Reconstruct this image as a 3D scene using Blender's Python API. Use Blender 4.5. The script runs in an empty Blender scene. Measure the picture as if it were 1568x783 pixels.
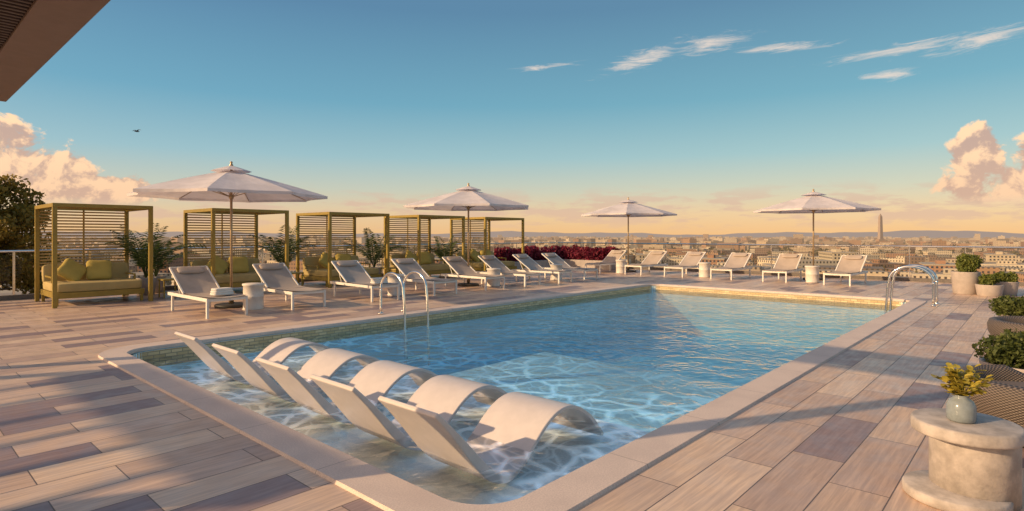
import bpy, math, random
import numpy as np
from mathutils import Vector, Matrix
random.seed(7); rng = np.random.default_rng(7)
sc = bpy.context.scene
R_ = math.radians
AZ = R_(42.2)

# ------------------------------------------------------------------ node DSL
class T:
    def __init__(s, tree): s.t = tree; s.n = tree.nodes; s.l = tree.links
    def put(s, sock, v):
        if v is None: return
        if isinstance(v, bpy.types.NodeSocket): s.l.new(v, sock)
        else:
            if sock.type == 'RGBA' and len(v) == 3: v = (*v, 1)
            sock.default_value = v
    def node(s, typ, ins=None, **props):
        n = s.n.new(typ)
        for k, v in props.items(): setattr(n, k, v)
        for k, v in (ins or {}).items(): s.put(n.inputs[k], v)
        return n
    def m(s, op, a, b=None, c=None, clamp=False):
        n = s.n.new('ShaderNodeMath'); n.operation = op; n.use_clamp = clamp
        s.put(n.inputs[0], a); s.put(n.inputs[1], b); s.put(n.inputs[2], c)
        return n.outputs[0]
    def vm(s, op, a, b=None):
        n = s.n.new('ShaderNodeVectorMath'); n.operation = op
        s.put(n.inputs[0], a); s.put(n.inputs[1], b); return n.outputs[0]
    def ss(s, x, a, b, lo=0., hi=1.):
        n = s.n.new('ShaderNodeMapRange'); n.interpolation_type = 'SMOOTHSTEP'
        s.put(n.inputs[0], x); s.put(n.inputs[1], a); s.put(n.inputs[2], b)
        s.put(n.inputs[3], lo); s.put(n.inputs[4], hi); return n.outputs[0]
    def mix(s, f, a, b, mode='MIX'):
        n = s.n.new('ShaderNodeMix'); n.data_type = 'RGBA'; n.blend_type = mode
        s.put(n.inputs[0], f); s.put(n.inputs[6], a); s.put(n.inputs[7], b); return n.outputs[2]
    def ramp(s, f, stops, interp='LINEAR'):
        n = s.n.new('ShaderNodeValToRGB'); cr = n.color_ramp; cr.interpolation = interp
        while len(cr.elements) < len(stops): cr.elements.new(0.5)
        for e, (p, c) in zip(cr.elements, stops): e.position = p; e.color = (*c, 1)
        s.put(n.inputs[0], f); return n.outputs[0]
    def noise(s, vec, scale, detail=3., rough=.5, dist=0.):
        n = s.node('ShaderNodeTexNoise', {'Scale': scale, 'Detail': detail, 'Roughness': rough, 'Distortion': dist})
        s.put(n.inputs['Vector'], vec); return n.outputs[0]
    def comb(s, x, y, z=0.):
        return s.node('ShaderNodeCombineXYZ', {0: x, 1: y, 2: z}).outputs[0]
    def bump(s, h, strength=.3, dist=.01):
        return s.node('ShaderNodeBump', {'Height': h, 'Strength': strength, 'Distance': dist}).outputs[0]

def new_mat(name):
    m = bpy.data.materials.new(name); m.use_nodes = True
    t = T(m.node_tree); m.node_tree.nodes.clear()
    out = t.n.new('ShaderNodeOutputMaterial'); return m, t, out

def pbr(name, col, rough=.6, metal=0., var=.12, nscale=8., bump=.0, bdist=.005, spec=.4, bscale=None, coords='Object'):
    m, t, out = new_mat(name)
    co = t.node('ShaderNodeTexCoord').outputs[coords]
    n = t.noise(co, nscale, 4, .6)
    f = t.ss(n, .3, .7)
    lo = tuple(c * (1 - var) for c in col); hi = tuple(min(1, c * (1 + var)) for c in col)
    c = t.mix(f, lo, hi)
    p = t.node('ShaderNodeBsdfPrincipled', {'Base Color': c, 'Roughness': rough, 'Metallic': metal, 'Specular IOR Level': spec})
    if bump:
        t.put(p.inputs['Normal'], t.bump(t.noise(co, bscale or nscale * 5, 4), bump, bdist))
    t.l.new(p.outputs[0], out.inputs[0]); return m

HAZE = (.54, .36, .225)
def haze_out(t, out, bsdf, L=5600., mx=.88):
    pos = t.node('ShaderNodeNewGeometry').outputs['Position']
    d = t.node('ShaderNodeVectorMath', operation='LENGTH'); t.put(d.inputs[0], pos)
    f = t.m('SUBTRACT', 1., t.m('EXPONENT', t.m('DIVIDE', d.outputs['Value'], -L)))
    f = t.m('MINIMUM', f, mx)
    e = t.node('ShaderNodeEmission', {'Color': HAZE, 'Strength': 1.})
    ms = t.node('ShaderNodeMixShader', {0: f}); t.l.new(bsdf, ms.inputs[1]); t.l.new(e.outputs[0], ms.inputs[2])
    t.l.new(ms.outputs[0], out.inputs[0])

# ------------------------------------------------------------------ mesh builder
class MB:
    def __init__(s): s.V = []; s.F = []; s.M = []; s.S = []
    def add(s, vs, fs, mat=0, smooth=False):
        o = len(s.V); s.V.extend([tuple(v) for v in vs])
        for f in fs: s.F.append(tuple(i + o for i in f)); s.M.append(mat); s.S.append(smooth)
    def box(s, x0, x1, y0, y1, z0, z1, mat=0):
        s.add([(x0,y0,z0),(x1,y0,z0),(x1,y1,z0),(x0,y1,z0),(x0,y0,z1),(x1,y0,z1),(x1,y1,z1),(x0,y1,z1)],
              [(0,3,2,1),(4,5,6,7),(0,1,5,4),(1,2,6,5),(2,3,7,6),(3,0,4,7)], mat)
    def beam(s, p0, p1, w, h, mat=0):
        p0 = Vector(p0); p1 = Vector(p1); d = (p1 - p0).normalized()
        up = Vector((0,0,1)) if abs(d.z) < .95 else Vector((0,1,0))
        sx = d.cross(up).normalized() * w / 2; sy = sx.cross(d).normalized() * h / 2
        vs = [p0-sx-sy, p0+sx-sy, p0+sx+sy, p0-sx+sy, p1-sx-sy, p1+sx-sy, p1+sx+sy, p1-sx+sy]
        s.add(vs, [(0,3,2,1),(4,5,6,7),(0,1,5,4),(1,2,6,5),(2,3,7,6),(3,0,4,7)], mat)
    def tube(s, pts, r, mat=0, seg=10):
        pts = [Vector(p) for p in pts]; n = len(pts); vs = []
        rr = r if isinstance(r, (list, tuple)) else [r] * n
        ref = None
        for i, p in enumerate(pts):
            d = (pts[min(i+1, n-1)] - pts[max(i-1, 0)]).normalized()
            if ref is None: ref = Vector((0,0,1)) if abs(d.z) < .9 else Vector((1,0,0))
            a = (ref - d * ref.dot(d)).normalized(); b = d.cross(a); ref = a
            for k in range(seg):
                th = 2 * math.pi * k / seg
                vs.append(p + (a * math.cos(th) + b * math.sin(th)) * rr[i])
        fs = [(i*seg+k, i*seg+(k+1) % seg, (i+1)*seg+(k+1) % seg, (i+1)*seg+k) for i in range(n-1) for k in range(seg)]
        fs += [tuple(reversed(range(seg))), tuple(range((n-1)*seg, n*seg))]
        s.add(vs, fs, mat, True)
    def lathe(s, prof, c=(0,0,0), seg=32, mat=0, smooth=True):
        vs = []; n = len(prof)
        for r, z in prof:
            for k in range(seg):
                th = 2*math.pi*k/seg; vs.append((c[0]+r*math.cos(th), c[1]+r*math.sin(th), c[2]+z))
        fs = [(i*seg+k, i*seg+(k+1) % seg, (i+1)*seg+(k+1) % seg, (i+1)*seg+k) for i in range(n-1) for k in range(seg)]
        s.add(vs, fs, mat, smooth)
    def sell(s, c, h, e=.35, rot=None, mat=0, nu=20, nv=12, pillow=False):
        sp = lambda x, p: math.copysign(abs(x) ** p, x)
        vs = []; rot = rot or Matrix.Identity(3); c = Vector(c)
        for j in range(nv + 1):
            ph = -math.pi/2 + math.pi * j / nv
            for i in range(nu):
                th = 2*math.pi*i/nu
                x = sp(math.cos(ph), e) * sp(math.cos(th), e); y = sp(math.cos(ph), e) * sp(math.sin(th), e); z = sp(math.sin(ph), e if not pillow else .9)
                if pillow:
                    x = sp(math.cos(ph), .5) * sp(math.cos(th), .38); y = sp(math.cos(ph), .5) * sp(math.sin(th), .38)
                    k = 1 + .10 * (abs(x*y))
                    x *= k; y *= k
                vs.append(c + rot @ Vector((x*h[0], y*h[1], z*h[2])))
        fs = [(j*nu+i, j*nu+(i+1) % nu, (j+1)*nu+(i+1) % nu, (j+1)*nu+i) for j in range(nv) for i in range(nu)]
        s.add(vs, fs, mat, True)
    def mesh(s, name, mats):
        me = bpy.data.meshes.new(name); me.from_pydata(s.V, [], s.F)
        for m in mats: me.materials.append(m)
        me.polygons.foreach_set('material_index', s.M); me.polygons.foreach_set('use_smooth', s.S)
        me.update(); return me
    def obj(s, name, mats, bevel=0., loc=(0,0,0), rz=0., parent=None):
        return place(name, s.mesh(name, mats), loc, rz, bevel, parent)

def place(name, me, loc=(0,0,0), rz=0., bevel=0., parent=None):
    o = bpy.data.objects.new(name, me); sc.collection.objects.link(o)
    o.location = loc; o.rotation_euler = (0,0,rz)
    if bevel:
        b = o.modifiers.new('bevel', 'BEVEL'); b.width = bevel; b.segments = 2; b.limit_method = 'ANGLE'; b.angle_limit = R_(40)
    if parent: o.parent = parent
    return o

def quads_mesh(name, P, mats, midx=None, cols=None, uv=None):
    n = len(P); me = bpy.data.meshes.new(name)
    me.vertices.add(n*4); me.vertices.foreach_set('co', P.reshape(-1).astype(np.float32))
    me.loops.add(n*4); me.loops.foreach_set('vertex_index', np.arange(n*4, dtype=np.int32))
    me.polygons.add(n); me.polygons.foreach_set('loop_start', np.arange(0, n*4, 4, dtype=np.int32))
    me.polygons.foreach_set('loop_total', np.full(n, 4, dtype=np.int32))
    for m in mats: me.materials.append(m)
    if midx is not None: me.polygons.foreach_set('material_index', np.asarray(midx, dtype=np.int32))
    if cols is not None:
        a = me.color_attributes.new('Col', 'FLOAT_COLOR', 'POINT')
        a.data.foreach_set('color', np.repeat(np.asarray(cols, dtype=np.float32), 4, axis=0).reshape(-1))
    if uv is not None:
        u = me.uv_layers.new(name='UVMap'); u.data.foreach_set('uv', uv.reshape(-1).astype(np.float32))
    me.update(calc_edges=True); me.validate(); return me

def leaf_quads(C, size, elong=1.8, up=0.):
    n = len(C); a = rng.normal(size=(n,3)); a[:,2] += up; a /= np.linalg.norm(a, axis=1)[:,None]
    b = rng.normal(size=(n,3)); b -= a*(a*b).sum(1)[:,None]; b /= np.linalg.norm(b, axis=1)[:,None]
    s = size * rng.uniform(.6, 1.35, n)[:,None]
    return np.stack([C - a*s*elong/2, C + b*s/2, C + a*s*elong/2, C - b*s/2], axis=1)

def blob_points(c, r, n):
    d = rng.normal(size=(n,3)); d /= np.linalg.norm(d, axis=1)[:,None]
    rad = rng.uniform(0, 1, n)[:,None] ** .45
    return np.array(c) + d*rad*np.array(r)

# ------------------------------------------------------------------ world
def pxdir(x, y):
    a = math.atan((x-784)/893); return AZ - a, (360-y)/893*math.cos(a)
w = bpy.data.worlds.new('World'); sc.world = w; w.use_nodes = True
wt = T(w.node_tree); w.node_tree.nodes.clear()
SUN_EL = R_(21); SUN_AZ = R_(152)
tosun = Vector((math.cos(SUN_AZ)*math.cos(SUN_EL), math.sin(SUN_AZ)*math.cos(SUN_EL), math.sin(SUN_EL)))
sky = wt.node('ShaderNodeTexSky'); sky.sky_type = 'NISHITA'; sky.sun_disc = False
sky.sun_elevation = SUN_EL; sky.sun_rotation = math.atan2(tosun.x, tosun.y) % (2*math.pi)
tc = wt.node('ShaderNodeTexCoord').outputs['Generated']
sx = wt.node('ShaderNodeSeparateXYZ', {0: tc}).outputs
az = wt.m('ARCTAN2', sx[1], sx[0])
hl = wt.m('SQRT', wt.m('ADD', wt.m('MULTIPLY', sx[0], sx[0]), wt.m('MULTIPLY', sx[1], sx[1])))
te = wt.m('DIVIDE', sx[2], wt.m('MAXIMUM', hl, .02))
grad = wt.ramp(te, [(0,(.98,.58,.26)),(.035,(.88,.63,.37)),(.075,(.62,.64,.52)),(.13,(.35,.57,.63)),(.22,(.16,.42,.57)),(.38,(.105,.26,.43)),(.6,(.13,.27,.46)),(1,(.20,.31,.48))])
rf = wt.ss(az, 1.4, 0.1)
grad = wt.mix(wt.m('MULTIPLY', rf, .45), grad, wt.mix(1., grad, (1.25,1.12,.90), 'MULTIPLY'))
skyc = wt.mix(.8, sky.outputs[0], wt.mix(1., grad, (10,10,10), 'MULTIPLY'))
dt = wt.node('ShaderNodeVectorMath', operation='DOT_PRODUCT'); wt.put(dt.inputs[0], tc); wt.put(dt.inputs[1], tuple(tosun))
glow = wt.m('POWER', wt.m('MAXIMUM', dt.outputs['Value'], 0.), 7.)
skyc = wt.mix(glow, skyc, (23,14,7.5))
P = wt.comb(az, te)
n1 = wt.noise(P, 22., 7, .6, .3)
n1b = wt.noise(wt.vm('ADD', P, (.006, .014, 0)), 22., 7, .6, .3)
def ell(x, y, rx, ry, ang=0.):
    a0, t0 = pxdir(x, y); k = math.cos(math.atan((x-784)/893))
    rx = rx/893*k*k; ry = ry/893*k
    dx = wt.m('SUBTRACT', a0, az); dy = wt.m('SUBTRACT', te, t0)
    if ang == 0.:
        xr = wt.m('DIVIDE', dx, rx); yr = wt.m('DIVIDE', dy, ry)
    else:
        c, s = math.cos(R_(ang)), math.sin(R_(ang))
        xr = wt.m('ADD', wt.m('MULTIPLY', dx, c/rx), wt.m('MULTIPLY', dy, s/rx))
        yr = wt.m('ADD', wt.m('MULTIPLY', dx, -s/ry), wt.m('MULTIPLY', dy, c/ry))
    return wt.m('SUBTRACT', 1., wt.m('SQRT', wt.m('ADD', wt.m('MULTIPLY', xr, xr), wt.m('MULTIPLY', yr, yr))))
def mx(l):
    r = l[0]
    for q in l[1:]: r = wt.m('MAXIMUM', r, q)
    return r
cum = mx([ell(-10,240,105,72), ell(80,274,115,56), ell(170,292,80,34),
          ell(1496,240,58,52), ell(1530,288,105,48), ell(1620,255,100,76)])
dens = wt.ss(wt.m('ADD', wt.m('MINIMUM', cum, .5), wt.m('MULTIPLY', wt.m('SUBTRACT', n1, .5), 2.0)), .12, .32)
dens = wt.m('MULTIPLY', dens, wt.ss(te, .035, .055))
shade = wt.ss(wt.m('SUBTRACT', n1, n1b), -.07, .07)
ccol = wt.mix(shade, (6.0,4.1,3.3), (11.8,7.8,4.7))
ccol = wt.mix(wt.ss(te,.05,.15,.4,0.), ccol, (7.8,4.8,3.1))
bankn = wt.noise(wt.comb(wt.m('MULTIPLY', az, 6.), wt.m('MULTIPLY', te, 28.), 3.), 2.2, 6, .62)
bank = wt.m('MULTIPLY', wt.ss(bankn, .46, .60), wt.m('MULTIPLY', wt.ss(te, .0, .03), wt.ss(te, .09, .05)))
skyc = wt.mix(wt.m('MULTIPLY', bank, .6), skyc, (7.1,4.7,3.6))
skyc = wt.mix(wt.m('MULTIPLY', dens, .95), skyc, ccol)
cir = mx([ell(985,90,85,16,17), ell(1085,68,65,18,4), ell(1195,73,85,8,-3), ell(1400,72,165,10,3), ell(1500,62,120,15,6), ell(1362,115,55,11,4), ell(835,103,60,5,5)])
cn = wt.noise(wt.comb(wt.m('ADD', wt.m('MULTIPLY', az, 12.), wt.m('MULTIPLY', te, 18.)), wt.m('MULTIPLY', te, 80.)), 1.6, 7, .7, .9)
cd = wt.ss(wt.m('ADD', cir, wt.m('MULTIPLY', wt.m('SUBTRACT', cn, .5), 3.0)), .0, 1.3)
skyc = wt.mix(wt.m('MULTIPLY', cd, .75), skyc, (9.2,7.6,6.4))
bg = wt.node('ShaderNodeBackground', {'Color': skyc, 'Strength': .1})
wo = wt.node('ShaderNodeOutputWorld'); wt.l.new(bg.outputs[0], wo.inputs[0])

sl = bpy.data.lights.new('sun', 'SUN'); sl.energy = 5.; sl.angle = R_(.6); sl.color = (1.,.70,.38)
so = bpy.data.objects.new('sun', sl); sc.collection.objects.link(so)
so.rotation_mode = 'QUATERNION'; so.rotation_quaternion = tosun.to_track_quat('Z', 'Y'); so.location = (-20,10,20)

cd_ = bpy.data.cameras.new('camera'); cam = bpy.data.objects.new('camera', cd_); sc.collection.objects.link(cam); sc.camera = cam
cd_.sensor_width = 36; cd_.lens = 893/1568*36; cd_.shift_y = -31.5/1568; cd_.clip_end = 80000; cd_.clip_start = .05
cam.location = (0,0,1.6); cam.rotation_euler = (math.pi/2, 0, AZ - math.pi/2)

# ------------------------------------------------------------------ materials
def mat_deck():
    m, t, out = new_mat('deck_tiles'); co = t.node('ShaderNodeTexCoord').outputs['Object']
    br = t.node('ShaderNodeTexBrick', {'Vector': co, 'Color1': (0,0,0), 'Color2': (1,1,1), 'Mortar': (.5,.5,.5), 'Scale': 1., 'Mortar Size': .004, 'Mortar Smooth': .1, 'Bias': 0., 'Brick Width': 1.15, 'Row Height': .34}, offset=.37, offset_frequency=2)
    rnd = br.outputs['Color']; fac = br.outputs['Fac']
    base = t.ramp(rnd, [(0,(.27,.185,.185)),(.17,(.31,.215,.205)),(.25,(.51,.35,.27)),(.42,(.58,.40,.295)),(.55,(.69,.485,.34)),(.68,(.62,.435,.335)),(.85,(.76,.55,.39)),(1,(.57,.41,.33))])
    off = t.comb(t.m('MULTIPLY', rnd, 37.), 0.)
    g = t.noise(t.vm('MULTIPLY', t.vm('ADD', co, off), (1.3, 22., 1.)), 1.6, 5, .62, .4)
    base = t.mix(t.ss(g, .3, .72), t.mix(1., base, (.78,.77,.79), 'MULTIPLY'), t.mix(1., base, (1.12,1.11,1.07), 'MULTIPLY'))
    st = t.noise(co, .7, 4, .6)
    base = t.mix(t.ss(st, .42, .72, 0., .28), base, (.38,.275,.24))
    col = t.mix(fac, base, (.14,.095,.075))
    rgh = t.ss(t.noise(co, 5., 3), .3, .7, .30, .55)
    h = t.m('ADD', t.m('MULTIPLY', fac, -1.), t.m('MULTIPLY', g, .14))
    h = t.m('ADD', h, t.m('MULTIPLY', rnd, .3))
    p = t.node('ShaderNodeBsdfPrincipled', {'Base Color': col, 'Roughness': rgh, 'Specular IOR Level': .5, 'Normal': t.bump(h, .6, .004)})
    t.l.new(p.outputs[0], out.inputs[0]); return m

def mat_coping():
    m, t, out = new_mat('coping_stone'); co = t.node('ShaderNodeTexCoord').outputs['Object']
    n = t.noise(co, 90., 3, .7); n2 = t.noise(co, 2.5, 4, .6)
    c = t.mix(t.ss(n, .35, .65), (.58,.45,.385), (.73,.58,.49))
    c = t.mix(t.ss(n2, .35, .7, 0., .45), c, (.50,.39,.34))
    s = t.node('ShaderNodeSeparateXYZ', {0: co}).outputs
    def joint(v): 
        fr = t.m('FRACT', t.m('DIVIDE', v, 1.2)); return t.m('LESS_THAN', fr, .006)
    inx = t.m('MULTIPLY', t.m('GREATER_THAN', s[0], 2.9), t.m('LESS_THAN', s[0], 16.5))
    iny = t.m('MULTIPLY', t.m('GREATER_THAN', s[1], 2.9), t.m('LESS_THAN', s[1], 9.))
    j = t.m('MAXIMUM', t.m('MULTIPLY', joint(s[0]), inx), t.m('MULTIPLY', joint(s[1]), iny))
    c = t.mix(t.m('MULTIPLY', j, .7), c, (.2,.15,.13))
    p = t.node('ShaderNodeBsdfPrincipled', {'Base Color': c, 'Roughness': .6, 'Normal': t.bump(n, .2, .003)})
    t.l.new(p.outputs[0], out.inputs[0]); return m

def mat_waterline():
    m, t, out = new_mat('waterline_tile'); co = t.node('ShaderNodeTexCoord').outputs['Object']
    s = t.node('ShaderNodeSeparateXYZ', {0: co}).outputs
    v = t.comb(t.m('ADD', s[0], s[1]), s[2])
    br = t.node('ShaderNodeTexBrick', {'Vector': v, 'Color1': (.52,.37,.18), 'Color2': (.74,.56,.31), 'Mortar': (.30,.23,.15), 'Scale': 1., 'Mortar Size': .006, 'Brick Width': .15, 'Row Height': .05})
    p = t.node('ShaderNodeBsdfPrincipled', {'Base Color': br.outputs[0], 'Roughness': .3})
    t.l.new(p.outputs[0], out.inputs[0]); return m

def mat_plaster(name, a, b):
    m, t, out = new_mat(name); co = t.node('ShaderNodeTexCoord').outputs['Object']
    n = t.noise(co, 60., 3, .7); n2 = t.noise(co, 1.2, 3)
    c = t.mix(t.ss(n, .35, .65), a, b); c = t.mix(t.ss(n2, .3, .8, 0., .3), c, tuple(x*.85 for x in a))
    p = t.node('ShaderNodeBsdfPrincipled', {'Base Color': c, 'Roughness': .7})
    t.l.new(p.outputs[0], out.inputs[0]); return m

def mat_water():
    m, t, out = new_mat('pool_water'); co = t.node('ShaderNodeTexCoord').outputs['Object']
    warp = t.node('ShaderNodeTexNoise', {'Vector': co, 'Scale': 1.3, 'Detail': 2.}).outputs['Color']
    cw = t.vm('ADD', co, t.vm('MULTIPLY', warp, (.55,.55,0)))
    a = t.noise(cw, 3.2, 2, .5, .3); b = t.noise(cw, 9., 2, .5); c = t.noise(co, .9, 2)
    h = t.m('ADD', t.m('ADD', t.m('MULTIPLY', a, 1.), t.m('MULTIPLY', b, .38)), t.m('MULTIPLY', c, .5))
    nor = t.bump(h, 1., .055)
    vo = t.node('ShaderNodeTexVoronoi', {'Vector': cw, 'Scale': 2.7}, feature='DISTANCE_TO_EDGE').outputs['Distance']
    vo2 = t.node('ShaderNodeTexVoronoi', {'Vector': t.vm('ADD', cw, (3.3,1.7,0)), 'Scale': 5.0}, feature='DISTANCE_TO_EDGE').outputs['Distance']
    caustic_web = t.m('ADD', t.m('POWER', t.ss(vo, .18, .0), 1.8), t.m('MULTIPLY', t.ss(vo2, .12, .0), .35))  # caustic light net, painted into the water's transparent tint
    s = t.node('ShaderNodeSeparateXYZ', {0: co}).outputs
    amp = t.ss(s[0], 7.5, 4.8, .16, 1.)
    wb = t.m('MULTIPLY', t.m('MULTIPLY', caustic_web, t.m('MULTIPLY', amp, t.ss(c, .30, .56))), 1.0)
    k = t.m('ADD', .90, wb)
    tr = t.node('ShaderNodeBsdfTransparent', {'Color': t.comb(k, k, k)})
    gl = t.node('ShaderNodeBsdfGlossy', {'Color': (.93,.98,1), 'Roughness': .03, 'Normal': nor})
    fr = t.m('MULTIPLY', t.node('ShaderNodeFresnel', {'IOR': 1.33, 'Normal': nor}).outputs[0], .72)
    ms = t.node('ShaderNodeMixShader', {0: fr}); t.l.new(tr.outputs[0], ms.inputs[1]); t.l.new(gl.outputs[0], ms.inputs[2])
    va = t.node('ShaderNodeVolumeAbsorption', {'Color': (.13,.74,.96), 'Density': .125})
    t.l.new(ms.outputs[0], out.inputs[0]); t.l.new(va.outputs[0], out.inputs[1]); return m

def mat_fabric(name, col, transl=0., weave=400., rough=.9):
    m, t, out = new_mat(name); co = t.node('ShaderNodeTexCoord').outputs['Object']
    n = t.noise(co, 3., 3); c = t.mix(t.ss(n, .3, .7), tuple(x*.9 for x in col), tuple(min(1,x*1.06) for x in col))
    w1 = t.noise(co, weave, 2)
    p = t.node('ShaderNodeBsdfPrincipled', {'Base Color': c, 'Roughness': rough, 'Specular IOR Level': .2, 'Normal': t.bump(w1, .25, .003)})
    if transl:
        tl = t.node('ShaderNodeBsdfTranslucent', {'Color': c}); ms = t.node('ShaderNodeMixShader', {0: transl})
        t.l.new(p.outputs[0], ms.inputs[1]); t.l.new(tl.outputs[0], ms.inputs[2]); t.l.new(ms.outputs[0], out.inputs[0])
    else: t.l.new(p.outputs[0], out.inputs[0])
    return m

def mat_leaf(name, dark, light, scale=2., haze=False, tl=.25):
    m, t, out = new_mat(name); pos = t.node('ShaderNodeNewGeometry').outputs['Position']
    n = t.noise(pos, scale, 3, .7); n2 = t.node('ShaderNodeTexWhiteNoise', {0: t.vm('FLOOR', t.vm('MULTIPLY', pos, (23.,23.,23.)) if not haze else pos)}).outputs[0]
    f = t.m('ADD', t.m('MULTIPLY', t.ss(n, .3, .7), .7), t.m('MULTIPLY', n2, .3))
    c = t.mix(f, dark, light)
    p = t.node('ShaderNodeBsdfPrincipled', {'Base Color': c, 'Roughness': .55, 'Specular IOR Level': .3})
    if tl:
        tb = t.node('ShaderNodeBsdfTranslucent', {'Color': c}); ms = t.node('ShaderNodeMixShader', {0: tl})
        t.l.new(p.outputs[0], ms.inputs[1]); t.l.new(tb.outputs[0], ms.inputs[2]); res = ms.outputs[0]
    else: res = p.outputs[0]
    if haze: haze_out(t, out, res)
    else: t.l.new(res, out.inputs[0])
    return m

def mat_glass(name='rail_glass', tint=(.93,.96,.96)):
    m, t, out = new_mat(name)
    tr = t.node('ShaderNodeBsdfTransparent', {'Color': tint}); gl = t.node('ShaderNodeBsdfGlossy', {'Roughness': .02})
    fr = t.node('ShaderNodeFresnel', {'IOR': 1.3}).outputs[0]
    ms = t.node('ShaderNodeMixShader', {0: fr}); t.l.new(tr.outputs[0], ms.inputs[1]); t.l.new(gl.outputs[0], ms.inputs[2])
    t.l.new(ms.outputs[0], out.inputs[0]); return m

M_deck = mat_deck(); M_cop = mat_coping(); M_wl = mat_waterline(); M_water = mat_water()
M_pl = mat_plaster('pool_plaster', (.52,.76,.86), (.64,.85,.92)); M_shelf = mat_plaster('shelf_pebble', (.62,.70,.73), (.80,.84,.85))
M_steel = pbr('stainless_steel', (.75,.74,.72), .14, 1., .03)
M_olive = pbr('olive_metal', (.31,.215,.045), .42, .15, .08)
M_slat = pbr('olive_slats', (.46,.31,.12), .5, .0, .1)
M_cush = mat_fabric('olive_cushion', (.45,.34,.15)); M_pil = mat_fabric('olive_pillow', (.50,.37,.10))
M_white = pbr('white_powder_coat', (.76,.71,.66), .4, 0, .03)
M_sling = mat_fabric('sling_fabric', (.44,.365,.32))
M_canvas = mat_fabric('umbrella_canvas', (.75,.69,.71), .25)
M_pole = pbr('bronze_pole', (.42,.30,.18), .35, .5, .05)
M_poolch = pbr('lounger_resin', (.62,.54,.51), .33, 0, .04)
M_conc = pbr('cast_concrete', (.40,.35,.325), .75, 0, .22, 9., .35, .006)
M_planter = pbr('planter_grey', (.40,.34,.31), .7, 0, .1, 6., .2)
M_dark = pbr('dark_base', (.05,.045,.04), .6)
M_towel = mat_fabric('towel', (.72,.68,.64), weave=150.)
M_glass = mat_glass()
M_kerb = pbr('kerb_dark', (.14,.12,.11), .7)
M_bark = pbr('bark', (.13,.09,.06), .9, 0, .3, 12., .8, .02)

# ------------------------------------------------------------------ deck / pool
X0, X1, Y0, Y1 = 2.36, 17.0, 2.36, 9.3
DX0, DX1, DY0, DY1 = -16., 24.6, -14., 19.2
b = MB(); hx0, hx1, hy0, hy1 = X0-.18, X1+.18, Y0-.18, Y1+.18
def rect(b, x0, x1, y0, y1, z): b.add([(x0,y0,z),(x1,y0,z),(x1,y1,z),(x0,y1,z)], [(0,1,2,3)])
rect(b, DX0, hx0, DY0, DY1, 0); rect(b, hx1, DX1, DY0, DY1, 0); rect(b, hx0, hx1, DY0, hy0, 0); rect(b, hx0, hx1, hy1, DY1, 0)
b.obj('deck', [M_deck])
M_wall = pbr('parapet_wall', (.26,.22,.19), .8)
b = MB(); b.add([(DX0,DY0,-.01),(DX1,DY0,-.01),(DX1,DY1,-.01),(DX0,DY1,-.01),(DX0,DY0,-42),(DX1,DY0,-42),(DX1,DY1,-42),(DX0,DY1,-42)], [(0,1,5,4),(1,2,6,5),(2,3,7,6),(3,0,4,7)])
b.box(-8, 3.6, 19.25, 24.5, -42, -.25); b.obj('building_base', [M_wall])

def rrect(x0, x1, y0, y1, r, n=12):
    pts = []
    for cx, cy, a0 in [(x1-r,y1-r,0),(x0+r,y1-r,90),(x0+r,y0+r,180),(x1-r,y0+r,270)]:
        for i in range(n+1):
            a = R_(a0 + 90*i/n); pts.append((cx+r*math.cos(a), cy+r*math.sin(a)))
    return pts
b = MB(); o = rrect(X0-.35, X1+.36, Y0-.36, Y1+.36, .60); i_ = rrect(X0-.03, X1+.03, Y0-.03, Y1+.03, .34); n = len(o)
zt, zb = .022, -.03
V = [(x,y,.0) for x,y in o] + [(x,y,zt) for x,y in rrect(X0-.34, X1+.35, Y0-.35, Y1+.35, .59)] + [(x,y,zt) for x,y in rrect(X0-.045, X1+.045, Y0-.045, Y1+.045, .35)] + [(x,y,zt-.015) for x,y in i_] + [(x,y,zb) for x,y in i_] + [(x,y,zb) for x,y in rrect(X0-.17, X1+.17, Y0-.17, Y1+.17, .3)]
F = [(k*n+j, k*n+(j+1) % n, (k+1)*n+(j+1) % n, (k+1)*n+j) for k in range(5) for j in range(n)]
b.add(V, F); b.obj('pool_coping', [M_cop])
b = MB()
b.box(X0-.2, X1+.2, Y0-.2, Y1+.2, -1.7, -1.45, 0)
b.box(X0-.16, X0, Y0-.16, Y1+.16, -1.45, -.035, 0); b.box(X1, X1+.16, Y0-.16, Y1+.16, -1.45, -.035, 0)
b.box(X0, X1, Y0-.16, Y0, -1.45, -.035, 0); b.box(X0, X1, Y1, Y1+.16, -1.45, -.035, 0)
b.box(X0+.002, 5.2, Y0+.002, Y1-.002, -1.45, -.36, 1)
b.box(5.202, 9.0, Y0+.002, 7.3, -1.45, -.72, 2)
for k in range(3): b.box(5.202, 5.2+.3*(3-k), 7.302, Y1-.002, -1.44+.001*k, -1.2+.27*k, 2)
for cx,cy,sx_,sy_ in ((X0,Y0,1,1),(X0,Y1,1,-1),(X1,Y0,-1,1),(X1,Y1,-1,-1)):
    r=.31; vs=[]; m_=10
    for z in (-1.44,-.036):
        vs.append((cx+sx_*.001,cy+sy_*.001,z))
        for i in range(m_+1):
            a=R_(90*i/m_); vs.append((cx+sx_*(r-r*math.cos(a)+.003),cy+sy_*(r-r*math.sin(a)+.003),z))
    q=m_+2; b.add(vs,[(1+i,2+i,q+2+i,q+1+i) for i in range(m_)],0,True)
b.obj('pool_shell', [M_pl, M_shelf, M_pl])
b = MB(); zz0, zz1 = -.27, -.034; i_ = rrect(X0+.006, X1-.006, Y0+.006, Y1-.006, .30)
n=len(i_); b.add([(x,y,zz0) for x,y in i_]+[(x,y,zz1) for x,y in i_],[(j,(j+1)%n,n+(j+1)%n,n+j) for j in range(n)])
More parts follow.
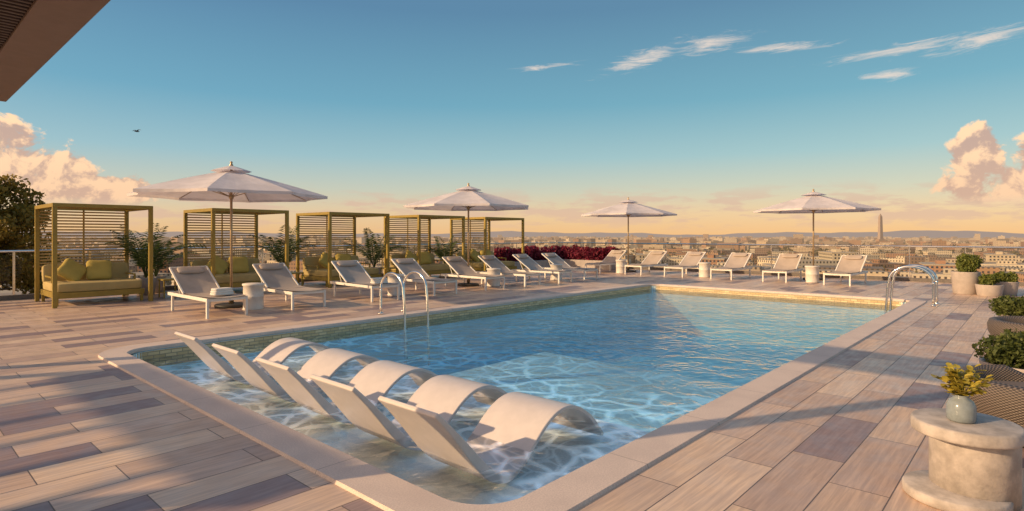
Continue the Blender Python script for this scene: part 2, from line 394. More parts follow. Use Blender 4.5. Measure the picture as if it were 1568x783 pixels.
b.obj('waterline_tile_band', [M_wl])
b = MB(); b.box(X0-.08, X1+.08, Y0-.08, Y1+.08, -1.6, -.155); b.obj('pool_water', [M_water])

# ------------------------------------------------------------------ in-pool loungers
prof = [(0,.38),(.13,.255),(.30,.08),(.46,-.09),(.60,-.215),(.74,-.27),(.88,-.225),(1.02,-.11),(1.17,.01),(1.32,.085),(1.48,.105),(1.64,.07),(1.80,-.02),(1.94,-.14),(2.06,-.28)]
def catmull3(p,k=3):
    o=[]
    for i in range(len(p)-1):
        a,b_,c,d=[Vector(p[max(0,min(len(p)-1,j))]) for j in (i-1,i,i+1,i+2)]
        for s in range(k):
            t=s/k; o.append(.5*((2*b_)+(c-a)*t+(2*a-5*b_+4*c-d)*t*t+(3*b_-a-3*c+d)*t**3))
    o.append(Vector(p[-1])); return o
pp = catmull3(prof,4); W = .34; b = MB(); vs = []; n = len(pp)
for i, p in enumerate(pp):
    d = (pp[min(i+1,n-1)]-pp[max(i-1,0)]).normalized(); nn = Vector((-d.y, d.x)); th = .036 + .05*math.exp(-((i/n-.22)/.13)**2)
    q = p - nn*th
    if q.y < -.352: q.y = -.352
    vs += [(p.x,-W,p.y),(p.x,W,p.y),(q.x,W,q.y),(q.x,-W,q.y)]
fs = []
for i in range(n-1):
    for k in range(4): fs.append((i*4+k, (i+1)*4+k, (i+1)*4+(k+1) % 4, i*4+(k+1) % 4))
fs += [(0,1,2,3),((n-1)*4+3,(n-1)*4+2,(n-1)*4+1,(n-1)*4)]
b.add(vs, fs, 0, False); me = b.mesh('in_pool_lounger', [M_poolch])
import bmesh
bm = bmesh.new(); bm.from_mesh(me); bmesh.ops.recalc_face_normals(bm, faces=bm.faces); bm.to_mesh(me); bm.free()
for f in me.polygons: f.use_smooth = True
for vc in (3.40, 4.42, 5.50, 6.60, 7.80):
    o = place('in_pool_lounger', me, (2.62, vc, 0)); bv = o.modifiers.new('b','BEVEL'); bv.width=.012; bv.segments=3; bv.limit_method='ANGLE'; bv.angle_limit=R_(50)
    o.modifiers.new('wn','WEIGHTED_NORMAL')

# ------------------------------------------------------------------ sun loungers
b = MB(); hw = .37
for s in (-1,1):
    b.box(s*hw-.022, s*hw+.022, 0.04, 2.1, .32, .385, 0)
    for y in (.06, 1.86): b.box(s*hw-.022, s*hw+.022, y-.02, y+.035, 0, .32, 0)
    b.beam((s*hw,1.26,.40),(s*hw,2.04,.90), .038,.034,0)
    b.beam((s*(hw-.05),1.6,.36),(s*(hw-.05),1.78,.71), .02,.02,0)
b.box(-hw+.022, hw-.022, .04, .085, .32, .385, 0); b.box(-hw+.022, hw-.022, 2.055, 2.1, .32, .385, 0)
b.beam((-hw,2.04,.90),(hw,2.04,.90),.034,.034,0)
pts = [(.02,.392),(.3,.388),(.7,.380),(1.05,.388),(1.27,.402),(1.5,.545),(1.75,.71),(2.03,.896)]
vs=[]; nx=6
for y,z in pts:
    for i in range(nx+1):
        x=-hw+.005+(2*hw-.01)*i/nx; sag=.022*(1-(2*i/nx-1)**2); vs.append((x,y,z+.014-sag))
for y,z in pts:
    for i in range(nx+1):
        x=-hw+.005+(2*hw-.01)*i/nx; sag=.022*(1-(2*i/nx-1)**2); vs.append((x,y+.004,z-.004-sag))
k=len(pts)*(nx+1); fs=[]
for j in range(len(pts)-1):
    for i in range(nx):
        q=(j*(nx+1)+i, j*(nx+1)+i+1,(j+1)*(nx+1)+i+1,(j+1)*(nx+1)+i); fs.append(q); fs.append(tuple(reversed([a+k for a in q])))
b.add(vs,fs,1,True)
b.sell((0,1.90,.845),(.27,.11,.035),.5,Matrix.Rotation(R_(33),3,'X'),1)
me_l = b.mesh('sun_lounger',[M_white,M_sling])
for uc in (4.72,6.48,8.48,10.32,12.32,14.02,15.66,17.28):
    place('sun_lounger', me_l, (uc+random.uniform(-.05,.05), 11.74+random.uniform(-.06,.06), 0), R_(random.uniform(-3,3)), .006)
for vc in (4.77,6.66,8.49,10.36,12.1,14.0):
    place('sun_lounger', me_l, (20.5+random.uniform(-.06,.06), vc, 0), R_(-90+random.uniform(-3,3)), .006)
def towel(loc, rz):
    b = MB()
    for k in range(3): b.sell((0,0,.025+.045*k),(.2-.01*k,.13-.006*k,.026),.35,None,0)
    b.obj('folded_towel',[M_towel],0,loc,rz)
towel((4.75,12.15,.40),.1); towel((8.5,12.15,.40),-.1)

b = MB(); b.lathe([(0,0),(.21,0),(.22,.01),(.205,.03),(.205,.26),(.215,.275),(.205,.29),(.205,.50),(.225,.515),(.225,.545),(.215,.555),(0,.555)],seg=40)
me_t = b.mesh('drum_side_table',[pbr('drum_white',(.68,.61,.55),.55,0,.08,6.,.2)])
for p in ((5.58,12.6),(9.4,12.7),(13.15,12.7),(16.47,12.8),(21.4,5.72),(21.3,9.45),(21.2,13.05)):
    place('drum_side_table', me_t, (*p,0))

# ------------------------------------------------------------------ umbrellas
def umbrella_mesh():
    b = MB(); RAD=2.05; zt=3.04; zr=2.49; ns=6; nr=8
    def ribpt(k,t): 
        a=2*math.pi*k/8+.2; r=RAD*t; return Vector((r*math.cos(a), r*math.sin(a), zt-(zt-zr)*(t**1.12)))
    vs=[]; 
    for j in range(nr+1):
        t=.04+.96*j/nr
        for k in range(8):
            A=ribpt(k,t); B=ribpt(k+1,t)
            for s in range(ns):
                f=s/ns; p=A.lerp(B,f); sg=4*f*(1-f); q=1-.07*sg*t*t
                vs.append((p.x*q,p.y*q,p.z-.06*sg*t+ .06*sg*t*t*t))
    m=8*ns; fs=[(j*m+i,j*m+(i+1)%m,(j+1)*m+(i+1)%m,(j+1)*m+i) for j in range(nr) for i in range(m)]
    b.add(vs,fs,0,False)
    hv=[]; 
    for i in range(m): x,y,z=vs[nr*m+i]; hv.append((x,y,z)); 
    for i in range(m): x,y,z=vs[nr*m+i]; hv.append((x*.998,y*.998,z-.06))
    b.add(hv,[(i,(i+1)%m,m+(i+1)%m,m+i) for i in range(m)],0,False)
    cv=[]
    for j in range(4):
        t=j/3
        for k in range(8):
            a=2*math.pi*k/8+.2; r=.03+.40*t; cv.append((r*math.cos(a),r*math.sin(a),zt+.10-.125*t**1.1))
    b.add(cv,[(j*8+i,j*8+(i+1)%8,(j+1)*8+(i+1)%8,(j+1)*8+i) for j in range(3) for i in range(8)],0,False)
    b.tube([(0,0,.05),(0,0,3.14)],.027,1,14)
    b.lathe([(0,3.24),(.02,3.235),(.032,3.215),(.02,3.19),(.03,3.175),(.045,3.14),(.03,3.10)],seg=16,mat=1)
    b.lathe([(0,.09),(.05,.09),(.06,.35),(.034,.37),(.027,.37)],seg=16,mat=1)
    b.lathe([(0,0),(.33,0),(.34,.01),(.34,.055),(.32,.07),(.06,.08)],seg=32,mat=3)
    for k in range(8):
        pts=[ribpt(k,t)-Vector((0,0,.02)) for t in (.02,.25,.5,.75,.985)]; b.tube(pts,.010,1,6)
        mid=ribpt(k,.48)-Vector((0,0,.03)); b.tube([(0.03*math.cos(2*math.pi*k/8+.2),.03*math.sin(2*math.pi*k/8+.2),2.45),mid],.008,1,6)
    b.lathe([(.027,2.40),(.05,2.41),(.05,2.49),(.027,2.50)],seg=14,mat=1)
    return b.mesh('patio_umbrella',[M_canvas,M_pole,M_steel,M_dark])
me_u=umbrella_mesh()
for (u_,v_,rz) in ((5.42,13.35,0),(12.7,13.37,.12),(22.2,13.3,.3),(22.6,6.0,-.1)): place('patio_umbrella',me_u,(u_,v_,0),rz)

# ------------------------------------------------------------------ cabanas
def cabana(u0,u1,v0=15.9,v1=17.95,H=2.3):
    b=MB(); w=.085; L=u1-u0; Dp=v1-v0
    for x in (0,L-w):
        for y in (0,Dp-w): b.box(x,x+w,y,y+w,0,H-w,0)
    b.box(0,L,0,w,H-w,H,0); b.box(0,L,Dp-w,Dp,H-w,H,0); b.box(0,w,w,Dp-w,H-w,H,0); b.box(L-w,L,w,Dp-w,H-w,H,0)
    nl=int((Dp-2*w)/.12)
    for k in range(nl): y=w+.05+k*.12; b.beam((w,y,H-.05),(L-w,y,H-.05),.10,.012,0)
    z=.82
    while z<H-w-.03: b.box(w,L-w,Dp-w+.02,Dp-.03,z,z+.036,1); z+=.074
    b.box(L/2-.02,L/2+.02,Dp-.028,Dp-.005,.5,H-w,0)
    b.box(w+.01,L-w-.01,.32,.42,.17,.30,0); b.box(w+.01,L-w-.01,Dp-.2,Dp-.12,.17,.30,0)
    b.box(w+.01,w+.08,.42,Dp-.2,.17,.30,0); b.box(L-w-.08,L-w-.01,.42,Dp-.2,.17,.30,0)
    for x in (w+.02,L-w-.09):
        for y in (.34,Dp-.22): b.box(x,x+.06,y,y+.06,0,.17,0)
    b.box(w+.08,L-w-.08,.42,Dp-.2,.22,.28,0)
    mid=L/2; sy=(.34+Dp-.14)/2; hy=(Dp-.14-.34)/2
    b.sell((mid,sy,.40),(L/2-w-.02,hy,.105),.16,None,2,32,12)
    for s in (-1,1):
        b.sell((mid+s*(L/4-.03),Dp-.34,.67),(L/4-.06,.10,.22),.25,Matrix.Rotation(R_(-12),3,'X'),2,28,12)
    for x,rz in ((L*.30,15),(L*.58,-12)):
        rot=Matrix.Rotation(R_(rz),3,'Z')@Matrix.Rotation(R_(62),3,'X')@Matrix.Rotation(R_(45+random.uniform(-6,6)) if rz>0 else R_(random.uniform(-6,6)),3,'Z')
        b.sell((x,Dp-.78,.74),(.25,.25,.10),.4,rot,3,28,14,pillow=True)
    for k in (-1,1):
        b.box(mid+k*(L/2-w-.06)-.02,mid+k*(L/2-w-.06)+.02,.9,Dp-.2,.60,.64,0)
        b.box(mid+k*(L/2-w-.06)-.02,mid+k*(L/2-w-.06)+.02,.9,.94,.30,.60,0)
    b.obj('cabana',[M_olive,M_slat,M_cush,M_pil],.005,(u0,v0,0))
for u0,u1 in ((2.68,4.62),(5.97,8.06),(9.33,11.53),(12.75,14.93),(16.0,18.3)): cabana(u0,u1)
for uu in (5.2,8.55,12.0,15.3):
    b=MB(); b.box(-.22,.22,-.22,.22,.44,.48,0)
    for x in (-.2,.17):
        for y in (-.2,.17): b.box(x,x+.03,y,y+.03,0,.44,0)
    b.box(-.19,.19,-.19,.19,.12,.14,0); b.obj('cabana_side_table',[M_olive],.004,(uu,16.6,0))

# ------------------------------------------------------------------ railing
def railing(p0,p1,name='glass_railing',H=1.2):
    b=MB(); p0=Vector(p0); p1=Vector(p1); L=(p1-p0).length; d=(p1-p0)/L; n=max(1,round(L/1.55))
    b.beam(p0+Vector((0,0,.06)),p1+Vector((0,0,.06)),.14,.12,2)
    b.tube([p0+Vector((0,0,H)),p1+Vector((0,0,H))],.028,0,10)
    for i in range(n+1):
        q=p0+d*L*i/n; b.beam(q+Vector((0,0,.12)),q+Vector((0,0,H-.02)),.05,.02,0)
    for i in range(n):
        a=p0+d*(L*i/n+.05); c=p0+d*(L*(i+1)/n-.05); b.add([a+Vector((0,0,.18)),c+Vector((0,0,.18)),c+Vector((0,0,H-.1)),a+Vector((0,0,H-.1))],[(0,1,2,3)],1)
    b.obj(name,[M_steel,M_glass,M_kerb])
railing((24.2,-13.5,0),(24.2,18.7,0)); railing((-10,18.75,0),(24.1,18.75,0))

# ------------------------------------------------------------------ ladder & handrail
def arch(p_deck,p_pool,H,drop):
    a=Vector(p_deck); c=Vector(p_pool); pts=[a.copy()]; pts.append(a+Vector((0,0,H*.55)))
    for k in range(11):
        th=math.pi-math.pi*k/10; f=(1+math.cos(th))/2; q=a.lerp(c,f); q.z=H*.62+ (H*.38)*math.sin(th); pts.append(q)
    pts.append(c.lerp(a,-.05)+Vector((0,0,.2))); e=c.lerp(a,-.12); e.z=drop; pts.append(e)
    return catmull3(pts)
b=MB()
for u in (6.93,7.50):
    b.tube(arch((u,9.85,.02),(u,9.12,0),.84,-1.0),.026,0,12); b.lathe([(.055,.022),(.055,.035),(.026,.04)],(u,9.85,0),16,0)
for z in (-.22,-.5,-.78): b.box(6.95,7.48,9.0,9.1,z,z+.03,0)
b.obj('pool_ladder',[M_steel])
b=MB()
for u in (16.0,16.55):
    b.tube(arch((u,1.78,.02),(u,2.62,0),.88,-.8),.028,0,12); b.lathe([(.055,.022),(.055,.035),(.026,.04)],(u,1.78,0),16,0)
b.obj('pool_handrail',[M_steel])

# ------------------------------------------------------------------ roof canopy and added shadow caster
M_soff=pbr('soffit_bronze',(.20,.135,.105),.5,0,.06); M_blk=pbr('dark_slats',(.035,.03,.028),.5); M_slt=pbr('soffit_slats',(.09,.065,.055),.5)
b=MB(); ue=1.18; zc=3.3; ub=.2
b.box(ue-.36,ue,4.3,9.8,zc,zc+.2,0); b.box(ub,ue-.36,4.3,4.5,zc,zc+.2,0); b.box(ub,ue-.36,9.6,9.8,zc,zc+.2,0)
b.box(ub,ub+.12,4.5,9.6,zc,zc+.2,0); b.box(ub+.12,ue-.36,4.5,9.6,zc+.14,zc+.19,1)
v=4.53
while v<9.57: b.box(ub+.12,ue-.36,v,v+.035,zc+.02,zc+.10,2); v+=.085
for vv in (4.4,9.7): b.box(ub,ub+.15,vv-.08,vv+.08,0,zc,0)
b.obj('roof_canopy',[M_soff,M_blk,M_slt],.006)
# unseen beam frame added behind the viewpoint to cast shade along the near coping
b=MB(); b.box(-6.25,-5.45,7.6,12.3,3.3,3.4,0)
for vv in (7.7,12.2): b.box(-5.8,-5.65,vv-.08,vv+.08,0,3.3,0)
for k in range(7): b.box(-7.2,-6.25,7.8+k*.7,7.85+k*.7,3.31,3.39,0)
b.obj('shadow_caster',[M_soff],.006)

# ------------------------------------------------------------------ foreground concrete table + vase
T0=(4.50,.34)
b=MB(); b.lathe([(0,.385),(.265,.385),(.277,.392),(.28,.40),(.28,.452),(.273,.462),(.263,.465),(0,.465)],seg=64)
b.lathe([(.0,.0),(.225,.0),(.225,.385)],(.05,-.035,0),48,0)
b.lathe([(0,0),(.26,0),(.27,.01),(.27,.055),(.26,.065),(0,.067)],(-.06,.045,0),48,0)
b.obj('concrete_side_table',[M_conc],0,(T0[0],T0[1],0))
M_vase=pbr('vase_glaze',(.22,.25,.27),.18,0,.12,20.)
M_vleaf=mat_leaf('yellow_green_leaf',(.26,.23,.03),(.58,.44,.07),30.)
b=MB(); b.lathe([(0,0),(.062,0),(.074,.012),(.076,.05),(.074,.10),(.060,.128),(.042,.140),(.040,.155),(.046,.160),(.036,.160),(.034,.14),(0,.13)],seg=36)
for k in range(30):
    a=random.uniform(0,6.28); r=random.uniform(.02,.14); h=random.uniform(.19,.32)
    pts=[(0,0,.12),(r*.35*math.cos(a),r*.35*math.sin(a),.12+(h-.12)*.6),(r*math.cos(a),r*math.sin(a),h)]
    b.tube(pts,[.003,.0025,.0015],1,5)
    for q in range(8):
        f=.35+.65*q/7; c=Vector(pts[1]).lerp(Vector(pts[2]),max(0,(f-.4)/.6)); aa=a+random.uniform(-1.6,1.6); d=Vector((math.cos(aa),math.sin(aa),random.uniform(-.2,.7))).normalized()
        s=Vector((-math.sin(aa),math.cos(aa),random.uniform(-.3,.3))).normalized(); l=random.uniform(.04,.06); wd=l*.38; up=d.cross(s)*l*.10
        b.add([c,c+d*l*.35+s*wd+up,c+d*l*.75+s*wd*.8+up,c+d*l,c+d*l*.75-s*wd*.8+up,c+d*l*.35-s*wd+up,c+d*l*.5],[(0,1,6),(1,2,6),(2,3,6),(3,4,6),(4,5,6),(5,0,6)],1,True)
b.obj('potted_vase_plant',[M_vase,M_vleaf],0,(T0[0]-.02,T0[1]+.02,.465))

# ------------------------------------------------------------------ wicker chairs
def mat_wicker():
    m,t,out=new_mat('wicker_weave'); co=t.node('ShaderNodeTexCoord').outputs['Object']
    s=t.node('ShaderNodeSeparateXYZ',{0:co}).outputs; an=t.m('ARCTAN2',s[1],s[0])
    wv=t.m('MULTIPLY',t.m('SINE',t.m('MULTIPLY',an,90.)),t.m('SINE',t.m('MULTIPLY',s[2],300.)))
    c=t.mix(t.ss(wv,-.5,.6),(.045,.035,.03),(.18,.14,.12))
    p=t.node('ShaderNodeBsdfPrincipled',{'Base Color':c,'Roughness':.6,'Normal':t.bump(wv,.6,.006)}); t.l.new(p.outputs[0],out.inputs[0]); return m
M_wick=mat_wicker(); M_gcush=mat_fabric('grey_cushion',(.16,.13,.12))
def wicker_chair(loc,rz,s=1.):
    b=MB(); ro=.50*s; 
    b.lathe([(0,.06),(ro*.8,.06),(ro*.92,.1),(ro*.94,.22),(ro*.9,.25),(0,.25)],seg=48,mat=0)
    n=44; prof_=[(ro*.94,.20),(ro*1.02,.30),(ro*1.04,.40),(ro*1.0,.46),(ro*.90,.475),(ro*.82,.44),(ro*.80,.36),(ro*.80,.24)]
    vs=[]
    for i in range(n+1):
        a=R_(-25+230*i/n); e=min(i,n-i)/6; k=min(1,.55+.45*e)
        for r,z in prof_: vs.append((r*math.cos(a),r*math.sin(a),.2+(z-.2)*k))
    m=len(prof_); fs=[(i*m+j,(i+1)*m+j,(i+1)*m+j+1,i*m+j+1) for i in range(n) for j in range(m-1)]+[tuple(range(m)),tuple(n*m+j for j in reversed(range(m)))]
    b.add(vs,fs,0,True)
    b.sell((0,-.05*s,.31),(.39*s,.41*s,.06),.45,None,1,32,12)
    for k in range(4): a=R_(45+90*k); b.tube([(ro*.7*math.cos(a),ro*.7*math.sin(a),0),(ro*.7*math.cos(a),ro*.7*math.sin(a),.07)],.025,2,10)
    b.obj('wicker_lounge_chair',[M_wick,M_gcush,M_dark],0,loc,rz)
wicker_chair((6.2,-.02,0),R_(25),1.08); wicker_chair((10.3,-.05,0),R_(15),1.15)

# ------------------------------------------------------------------ shrubs in planters
M_shrub=mat_leaf('shrub_leaf',(.035,.055,.014),(.12,.135,.03),7.)
M_shrub2=mat_leaf('bright_shrub_leaf',(.05,.08,.015),(.20,.21,.045),9.)
M_red=mat_leaf('red_shrub_leaf',(.09,.01,.025),(.30,.03,.06),4.)
def planter_shrub(name,loc,r,h,sr,n,leaf,mat,tall=1.):
    e=bpy.data.objects.new(name,None); sc.collection.objects.link(e); e.location=loc
    b=MB(); b.lathe([(0,0),(r*.84,0),(r*.86,.01),(r,h-.015),(r,h),(r*.9,h),(r*.88,h-.06),(0,h-.06)],seg=36); b.obj('pot',[M_planter],0,parent=e)
    pts=[]; 
    for k in range(13):
        a=random.uniform(0,6.28); rr=sr*.62*random.random()**.5; pts.append(blob_points((rr*math.cos(a),rr*math.sin(a),h+sr*.35*tall+random.uniform(-.08,.12)*tall),(sr*.42,sr*.42,sr*.45*tall),n//13))
    C=np.concatenate(pts); C=C[C[:,2]>h-.08]
    place('foliage',quads_mesh('foliage',leaf_quads(C,leaf),[mat]),parent=e)
    b=MB()
    for k in range(7): a=k*.9; b.tube([(0,0,h-.08),(sr*.4*math.cos(a),sr*.4*math.sin(a),h+sr*.4*tall)],[.012,.005],0,5)
    b.obj('stems',[M_bark],parent=e)
planter_shrub('shrub_planter',(8.1,.10,0),.40,.26,.54,10000,.028,M_shrub,tall=.66)
planter_shrub('shrub_planter',(13.0,.12,0),.42,.26,.56,6000,.035,M_shrub,tall=.64)
planter_shrub('shrub_planter',(20.1,1.52,0),.33,.60,.38,3500,.045,M_shrub2,tall=1.2)
planter_shrub('shrub_planter',(19.75,1.0,0),.30,.30,.30,2500,.04,M_shrub2,tall=.8)
planter_shrub('shrub_planter',(20.4,.72,0),.30,.36,.30,2500,.04,M_shrub2,tall=.8)

e=bpy.data.objects.new('red_shrub_bed',None); sc.collection.objects.link(e)
b=MB(); b.box(18.6,23.9,17.3,18.5,0,.4,0); b.box(22.9,23.9,14.6,17.298,0,.4,0); b.obj('planter_box',[M_planter],.01,parent=e)
pts=[]; 
for k in range(46):
    if k<26: c=(18.9+4.7*k/25,17.9+random.uniform(-.2,.2),.58)
    else: c=(23.4+random.uniform(-.2,.2),14.9+2.8*(k-26)/19,.58)
    pts.append(blob_points((c[0],c[1],c[2]+random.uniform(-.16,.20)),(.36,.36,.34),420))
C=np.concatenate(pts); place('foliage',quads_mesh('foliage',leaf_quads(C,.075,2.4,.5),[M_red]),parent=e)

M_palm=mat_leaf('palm_leaf',(.03,.06,.015),(.12,.15,.04),5.)
def palm(loc,H,n=13,seed=0):
    r=random.Random(seed); e=bpy.data.objects.new('potted_palm',None); sc.collection.objects.link(e); e.location=loc
    b=MB(); b.lathe([(0,0),(.2,0),(.26,.44),(.26,.46),(.23,.46),(.22,.42),(0,.42)],seg=28); b.obj('pot',[M_planter],parent=e)
    b=MB(); Q=[]
    for k in range(n):
        a=2*math.pi*k/n+r.uniform(-.3,.3); L=H*r.uniform(.5,.8); lean=r.uniform(.25,.9); pts=[]
        for i in range(11):
            f=i/10; rad=L*f*lean*(.5+.7*f); z=.42+(H-.42)*(1.25-lean*.35)*f*(1.0-.42*f*f*lean*1.3); pts.append(Vector((rad*math.cos(a),rad*math.sin(a),z)))
        b.tube(pts,[.012*(1-.85*i/10) for i in range(11)],0,5)
        for i in range(2,11):
            for sub in (0,.5):
                if i==10 and sub: continue
                p=pts[i] if not sub else pts[i].lerp(pts[i+1],.5); d=(pts[i]-pts[i-1]).normalized(); sd=d.cross(Vector((0,0,1))).normalized()
                for s in (-1,1):
                    dr=(sd*s*.9+d*.75+Vector((0,0,-.25-.2*r.random()))).normalized(); l=.34*math.sin(math.pi*min(1,(i+sub)/11)*.85+.35)*r.uniform(.8,1.1); wv=d*.018
                    Q.append([p-wv*.4,p+dr*l*.5-wv,p+dr*l+Vector((0,0,-.03)),p+dr*l*.5+wv])
    b.obj('stems',[M_palm],parent=e)
    place('fronds',quads_mesh('fronds',np.array([[tuple(v) for v in q] for q in Q]),[M_palm]),parent=e)
palm((4.98,17.75,0),2.0,15,1); palm((8.75,17.6,0),1.95,15,2); palm((12.1,17.6,0),1.9,15,3); palm((15.5,17.7,0),1.6,13,4); palm((5.35,18.2,0),1.6,11,5)

def tree(name,loc,H,R,n,leafmat,leaf=.11,clumps=26,seed=1):
    r=random.Random(seed); e=bpy.data.objects.new(name,None); sc.collection.objects.link(e); e.location=loc
    b=MB(); th=H*.42; b.tube([(0,0,0),(.05,.02,th*.5),(0,.05,th),(.06,0,H*.8)],[.13,.10,.08,.03],0,10)
    cs=[]
    for k in range(clumps):
        a=r.uniform(0,6.28); f=r.random()**.5; zz=r.uniform(.12,1.); prof_=math.sin(math.pi*min(1,.22+zz*.70))**.6
        c=(R*f*prof_*math.cos(a),R*f*prof_*math.sin(a),H*.96*zz); cs.append(c)
        b.tube([(0,.03,max(.3,c[2]*.55)),(c[0]*.5,c[1]*.5,c[2]*.85),c],[.045,.025,.008],0,6)
    b.obj('trunk',[M_bark],parent=e)
    C=np.concatenate([blob_points(c,(R*.30,R*.30,R*.24),n//clumps) for c in cs])
    place('crown',quads_mesh('crown',leaf_quads(C,leaf,1.5),[leafmat]),parent=e)
M_tree=mat_leaf('autumn_tree_leaf',(.13,.10,.022),(.42,.28,.05),3.,tl=.4)
tree('tree',(2.0,21.6,-.25),3.45,1.55,20000,M_tree,.08,64,11)

b=MB(); b.sell((0,0,0),(.17,.045,.04),.9,None,0,14,8); b.sell((.17,0,.02),(.04,.03,.03),1.,None,0,10,6)
for s in (-1,1):
    b.add([(.07,0,.02),(.09,s*.22,.13),(.02,s*.46,.06),(-.02,s*.44,.05),(-.03,s*.2,.11),(-.07,0,.02)],[(0,1,4,5),(1,2,3,4)],0)
b.add([(-.14,-.02,0),(-.14,.02,0),(-.27,.05,0),(-.27,-.05,0)],[(0,1,2,3)],0)
def world_from(x,D,z): 
    Rr=(x-784)/893*D; return (.7408*D+.6717*Rr,.6717*D-.7408*Rr,z)
b.obj('bird',[pbr('bird_feathers',(.12,.11,.11),.8)],0,world_from(209,40,8.7),R_(20))

# ------------------------------------------------------------------ city, terrain, hills
GZ=-42.
def mat_ground():
    m,t,out=new_mat('city_ground'); pos=t.node('ShaderNodeNewGeometry').outputs['Position']
    n=t.noise(pos,.012,5,.7); n2=t.noise(pos,.0012,3)
    c=t.mix(t.ss(n,.4,.6),(.05,.05,.022),(.17,.12,.08)); c=t.mix(t.ss(n2,.4,.6,0.,.6),c,(.06,.06,.025))
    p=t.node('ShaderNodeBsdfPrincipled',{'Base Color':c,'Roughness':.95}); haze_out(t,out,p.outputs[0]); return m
b=MB(); S=60000; b.add([(-S,-S,GZ),(S,-S,GZ),(S,S,GZ),(-S,S,GZ)],[(0,1,2,3)]); b.obj('ground',[mat_ground()])
def mat_city(win=True):
    m,t,out=new_mat('city_walls' if win else 'city_roofs'); at=t.node('ShaderNodeVertexColor',layer_name='Col').outputs[0]
    if win:
        uv=t.node('ShaderNodeTexCoord').outputs['UV']
        br=t.node('ShaderNodeTexBrick',{'Vector':uv,'Color1':(1,1,1),'Color2':(1,1,1),'Mortar':(0,0,0),'Scale':1.,'Mortar Size':.85,'Mortar Smooth':.0,'Brick Width':3.0,'Row Height':3.3},offset=0.)
        c=t.mix(br.outputs['Fac'],(.05,.04,.04),at)
    else: c=t.mix(.6,at,(.20,.155,.12))
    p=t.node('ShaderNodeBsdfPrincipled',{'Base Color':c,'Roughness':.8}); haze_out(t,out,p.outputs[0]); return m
M_cw=mat_city(True); M_cr=mat_city(False)
pal=np.array([(.60,.46,.31),(.46,.34,.23),(.70,.56,.40),(.32,.17,.10),(.40,.23,.13),(.38,.29,.21),(.22,.14,.10),(.60,.49,.37)])
def city_boxes(spec):
    Q=[];MI=[];CO=[];UV=[]
    for (cx,cy,w_,l_,z0,z1,yaw,col) in spec:
        c,s=math.cos(yaw),math.sin(yaw); cor=[(cx+c*a*w_/2-s*b_*l_/2, cy+s*a*w_/2+c*b_*l_/2) for a,b_ in ((-1,-1),(1,-1),(1,1),(-1,1))]
        for k in range(4):
            p,q=cor[k],cor[(k+1)%4]; ln=w_ if k%2==0 else l_
            Q.append([(p[0],p[1],z0),(q[0],q[1],z0),(q[0],q[1],z1),(p[0],p[1],z1)]); MI.append(0); CO.append((*col,1)); UV.append([(0,0),(ln,0),(ln,z1-z0),(0,z1-z0)])
        Q.append([(x,y,z1) for x,y in cor]); MI.append(1); CO.append((*col,1)); UV.append([(0,0)]*4)
    return np.array(Q),MI,np.array(CO),np.array(UV)
spec=[]
for k in range(4800):
    d=330+6800*(rng.random()**1.35); a=AZ+rng.uniform(-1.05,1.05); cx,cy=d*math.cos(a),d*math.sin(a)
    w_=rng.uniform(10,34); l_=rng.uniform(10,55); h=rng.uniform(6,17)*(1+.35*(rng.random()<.2))
    if d>1500 and rng.random()<.2: h=rng.uniform(18,32); w_*=1.4
    if d>2500 and rng.random()<.01: h=rng.uniform(38,52)
    yaw=rng.choice([.2,.25,.9,.3])+rng.normal()*.03; col=pal[rng.integers(len(pal))]*rng.uniform(.75,1.1)
    spec.append((cx,cy,w_,l_,GZ,GZ+h,yaw,np.minimum(col,.8)))
    if rng.random()<.5: spec.append((cx+rng.uniform(-3,3),cy+rng.uniform(-3,3),w_*.3,l_*.25,GZ+h,GZ+h+rng.uniform(2,4),yaw,col*.9))
Q,MI,CO,UV=city_boxes(spec); place('distant_city',quads_mesh('distant_city',Q,[M_cw,M_cr],MI,CO,UV))

M_gl2=pbr('window_glass',(.05,.06,.08),.15); M_trim=pbr('apartment_trim',(.42,.34,.26),.8)
def apartment(cx,cy,w_,l_,fl,yaw,col):
    mw=pbr('apartment_wall',tuple(col),.85,0,.08,.3); b=MB(); H=fl*3.2
    b.box(-w_/2,w_/2,-l_/2,l_/2,0,H,0); b.box(-w_/2-.3,w_/2+.3,-l_/2-.3,l_/2+.3,H,H+.9,2)
    b.box(-w_*.2,w_*.15,-l_*.1,l_*.12,H+.9,H+3.6,0); b.box(w_*.25,w_*.35,-l_*.3,-l_*.2,H+.9,H+2.4,2)
    for f in range(fl):
        z=f*3.2+1.
        x=-w_/2+1.6
        while x<w_/2-1.6:
            for s in (-1,1): b.box(x-.75,x+.75,s*l_/2-.06,s*l_/2+.06,z,z+1.6,1); b.box(x-.9,x+.9,s*l_/2-.16,s*l_/2+.16,z-.15,z-.003,2)
            x+=3.1
        y=-l_/2+1.6
        while y<l_/2-1.6:
            for s in (-1,1): b.box(s*w_/2-.06,s*w_/2+.06,y-.75,y+.75,z,z+1.6,1); b.box(s*w_/2-.16,s*w_/2+.16,y-.9,y+.9,z-.15,z-.003,2)
            y+=3.1
    b.obj('apartment_building',[mw,M_gl2,M_trim],0,(cx,cy,GZ),yaw)
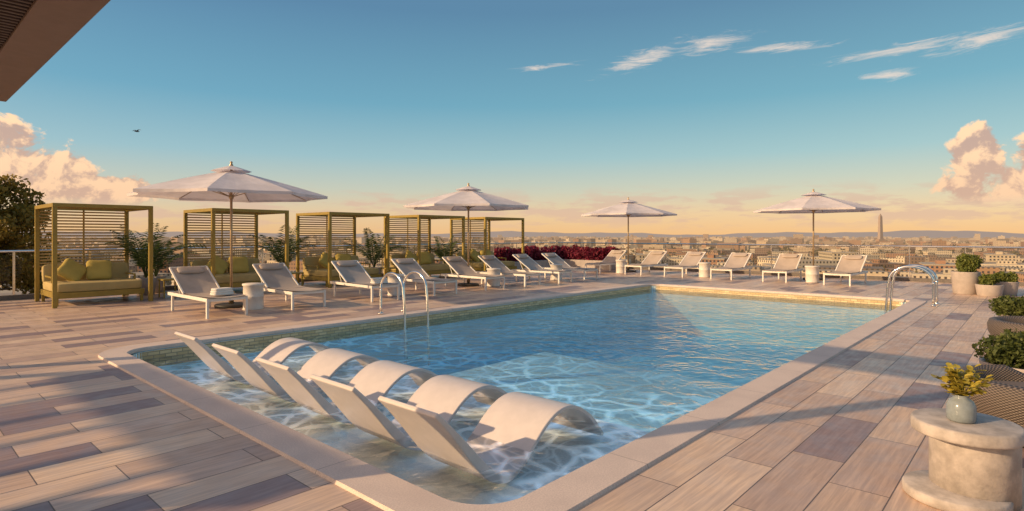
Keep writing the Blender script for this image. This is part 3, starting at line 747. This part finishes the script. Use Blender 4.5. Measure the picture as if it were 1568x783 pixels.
for x,D,w_,l_,fl,yw,col in ((1195,460,42,20,6,.5,(.46,.36,.26)),(1090,520,40,24,7,.3,(.36,.2,.13)),(1280,590,48,20,8,.5,(.5,.41,.3)),(1440,480,40,26,6,.2,(.36,.2,.13)),(990,620,46,24,7,.6,(.5,.4,.3)),(250,480,40,22,8,.9,(.38,.2,.13)),(440,560,44,24,8,.8,(.48,.37,.26)),(120,520,36,26,8,1.,(.44,.33,.23)),(660,520,44,22,7,.7,(.38,.21,.14)),(1530,620,44,24,7,.1,(.48,.38,.28)),(860,580,40,20,7,.5,(.42,.27,.18))):
    p=world_from(x,D,0); apartment(p[0],p[1],w_,l_,fl,yw,col)

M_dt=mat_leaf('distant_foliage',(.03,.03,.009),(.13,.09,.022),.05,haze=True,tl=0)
Cs=[]; Ss=[]
for k in range(4600):
    d=260+3800*(rng.random()**1.6); a=AZ+rng.uniform(-1.05,1.05); r=rng.uniform(4,9); cc=np.array((d*math.cos(a),d*math.sin(a),GZ+r*1.1))
    npt=60 if d<1000 else 14
    Cs.append(blob_points(cc,(r,r,r*1.05),npt)); Ss.append(np.full(npt,1.9 if d<1000 else 5.))
C=np.concatenate(Cs); Sz=np.concatenate(Ss); n=len(C)
a=rng.normal(size=(n,3)); a/=np.linalg.norm(a,axis=1)[:,None]; b_=rng.normal(size=(n,3)); b_-=a*(a*b_).sum(1)[:,None]; b_/=np.linalg.norm(b_,axis=1)[:,None]; s=Sz[:,None]*.6
place('distant_trees',quads_mesh('distant_trees',np.stack([C-a*s,C+b_*s,C+a*s,C-b_*s],1),[M_dt]))

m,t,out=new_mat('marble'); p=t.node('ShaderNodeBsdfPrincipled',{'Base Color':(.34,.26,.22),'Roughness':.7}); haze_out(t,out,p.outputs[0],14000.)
b=MB(); hb,ht,Ho=9.5,6.2,152; 
b.add([(-hb,-hb,0),(hb,-hb,0),(hb,hb,0),(-hb,hb,0),(-ht,-ht,Ho),(ht,-ht,Ho),(ht,ht,Ho),(-ht,ht,Ho),(0,0,Ho+17)],[(0,1,5,4),(1,2,6,5),(2,3,7,6),(3,0,4,7),(4,5,8),(5,6,8),(6,7,8),(7,4,8)])
b.box(-30,30,-30,30,-4,0.,0)
b.obj('obelisk_monument',[m],0,world_from(1348,2950,-58),.9)

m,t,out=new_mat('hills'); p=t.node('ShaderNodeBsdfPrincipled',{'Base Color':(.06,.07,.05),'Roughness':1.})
hill_haze=t.node('ShaderNodeEmission',{'Color':(.43,.33,.28),'Strength':1.}); ms=t.node('ShaderNodeMixShader',{0:.88}); t.l.new(p.outputs[0],ms.inputs[1]); t.l.new(hill_haze.outputs[0],ms.inputs[2]); t.l.new(ms.outputs[0],out.inputs[0])  # distance haze over the ridge, put in as emission colour
b=MB(); vs=[]; n=260
for i in range(n+1):
    a=AZ-1.3+2.6*i/n; h=45+28*math.sin(i*.11)+16*math.sin(i*.29+1)+7*math.sin(i*.83)+4*math.sin(i*1.7)
    for d,z in ((11500,GZ),(13000,max(5,h)*.9),(15000,max(5,h)*1.1),(17000,GZ)): vs.append((d*math.cos(a),d*math.sin(a),z))
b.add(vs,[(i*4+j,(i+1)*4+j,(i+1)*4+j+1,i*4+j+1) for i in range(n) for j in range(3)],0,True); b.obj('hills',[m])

sc.view_settings.view_transform='Standard'; sc.view_settings.look='None'; sc.view_settings.exposure=0
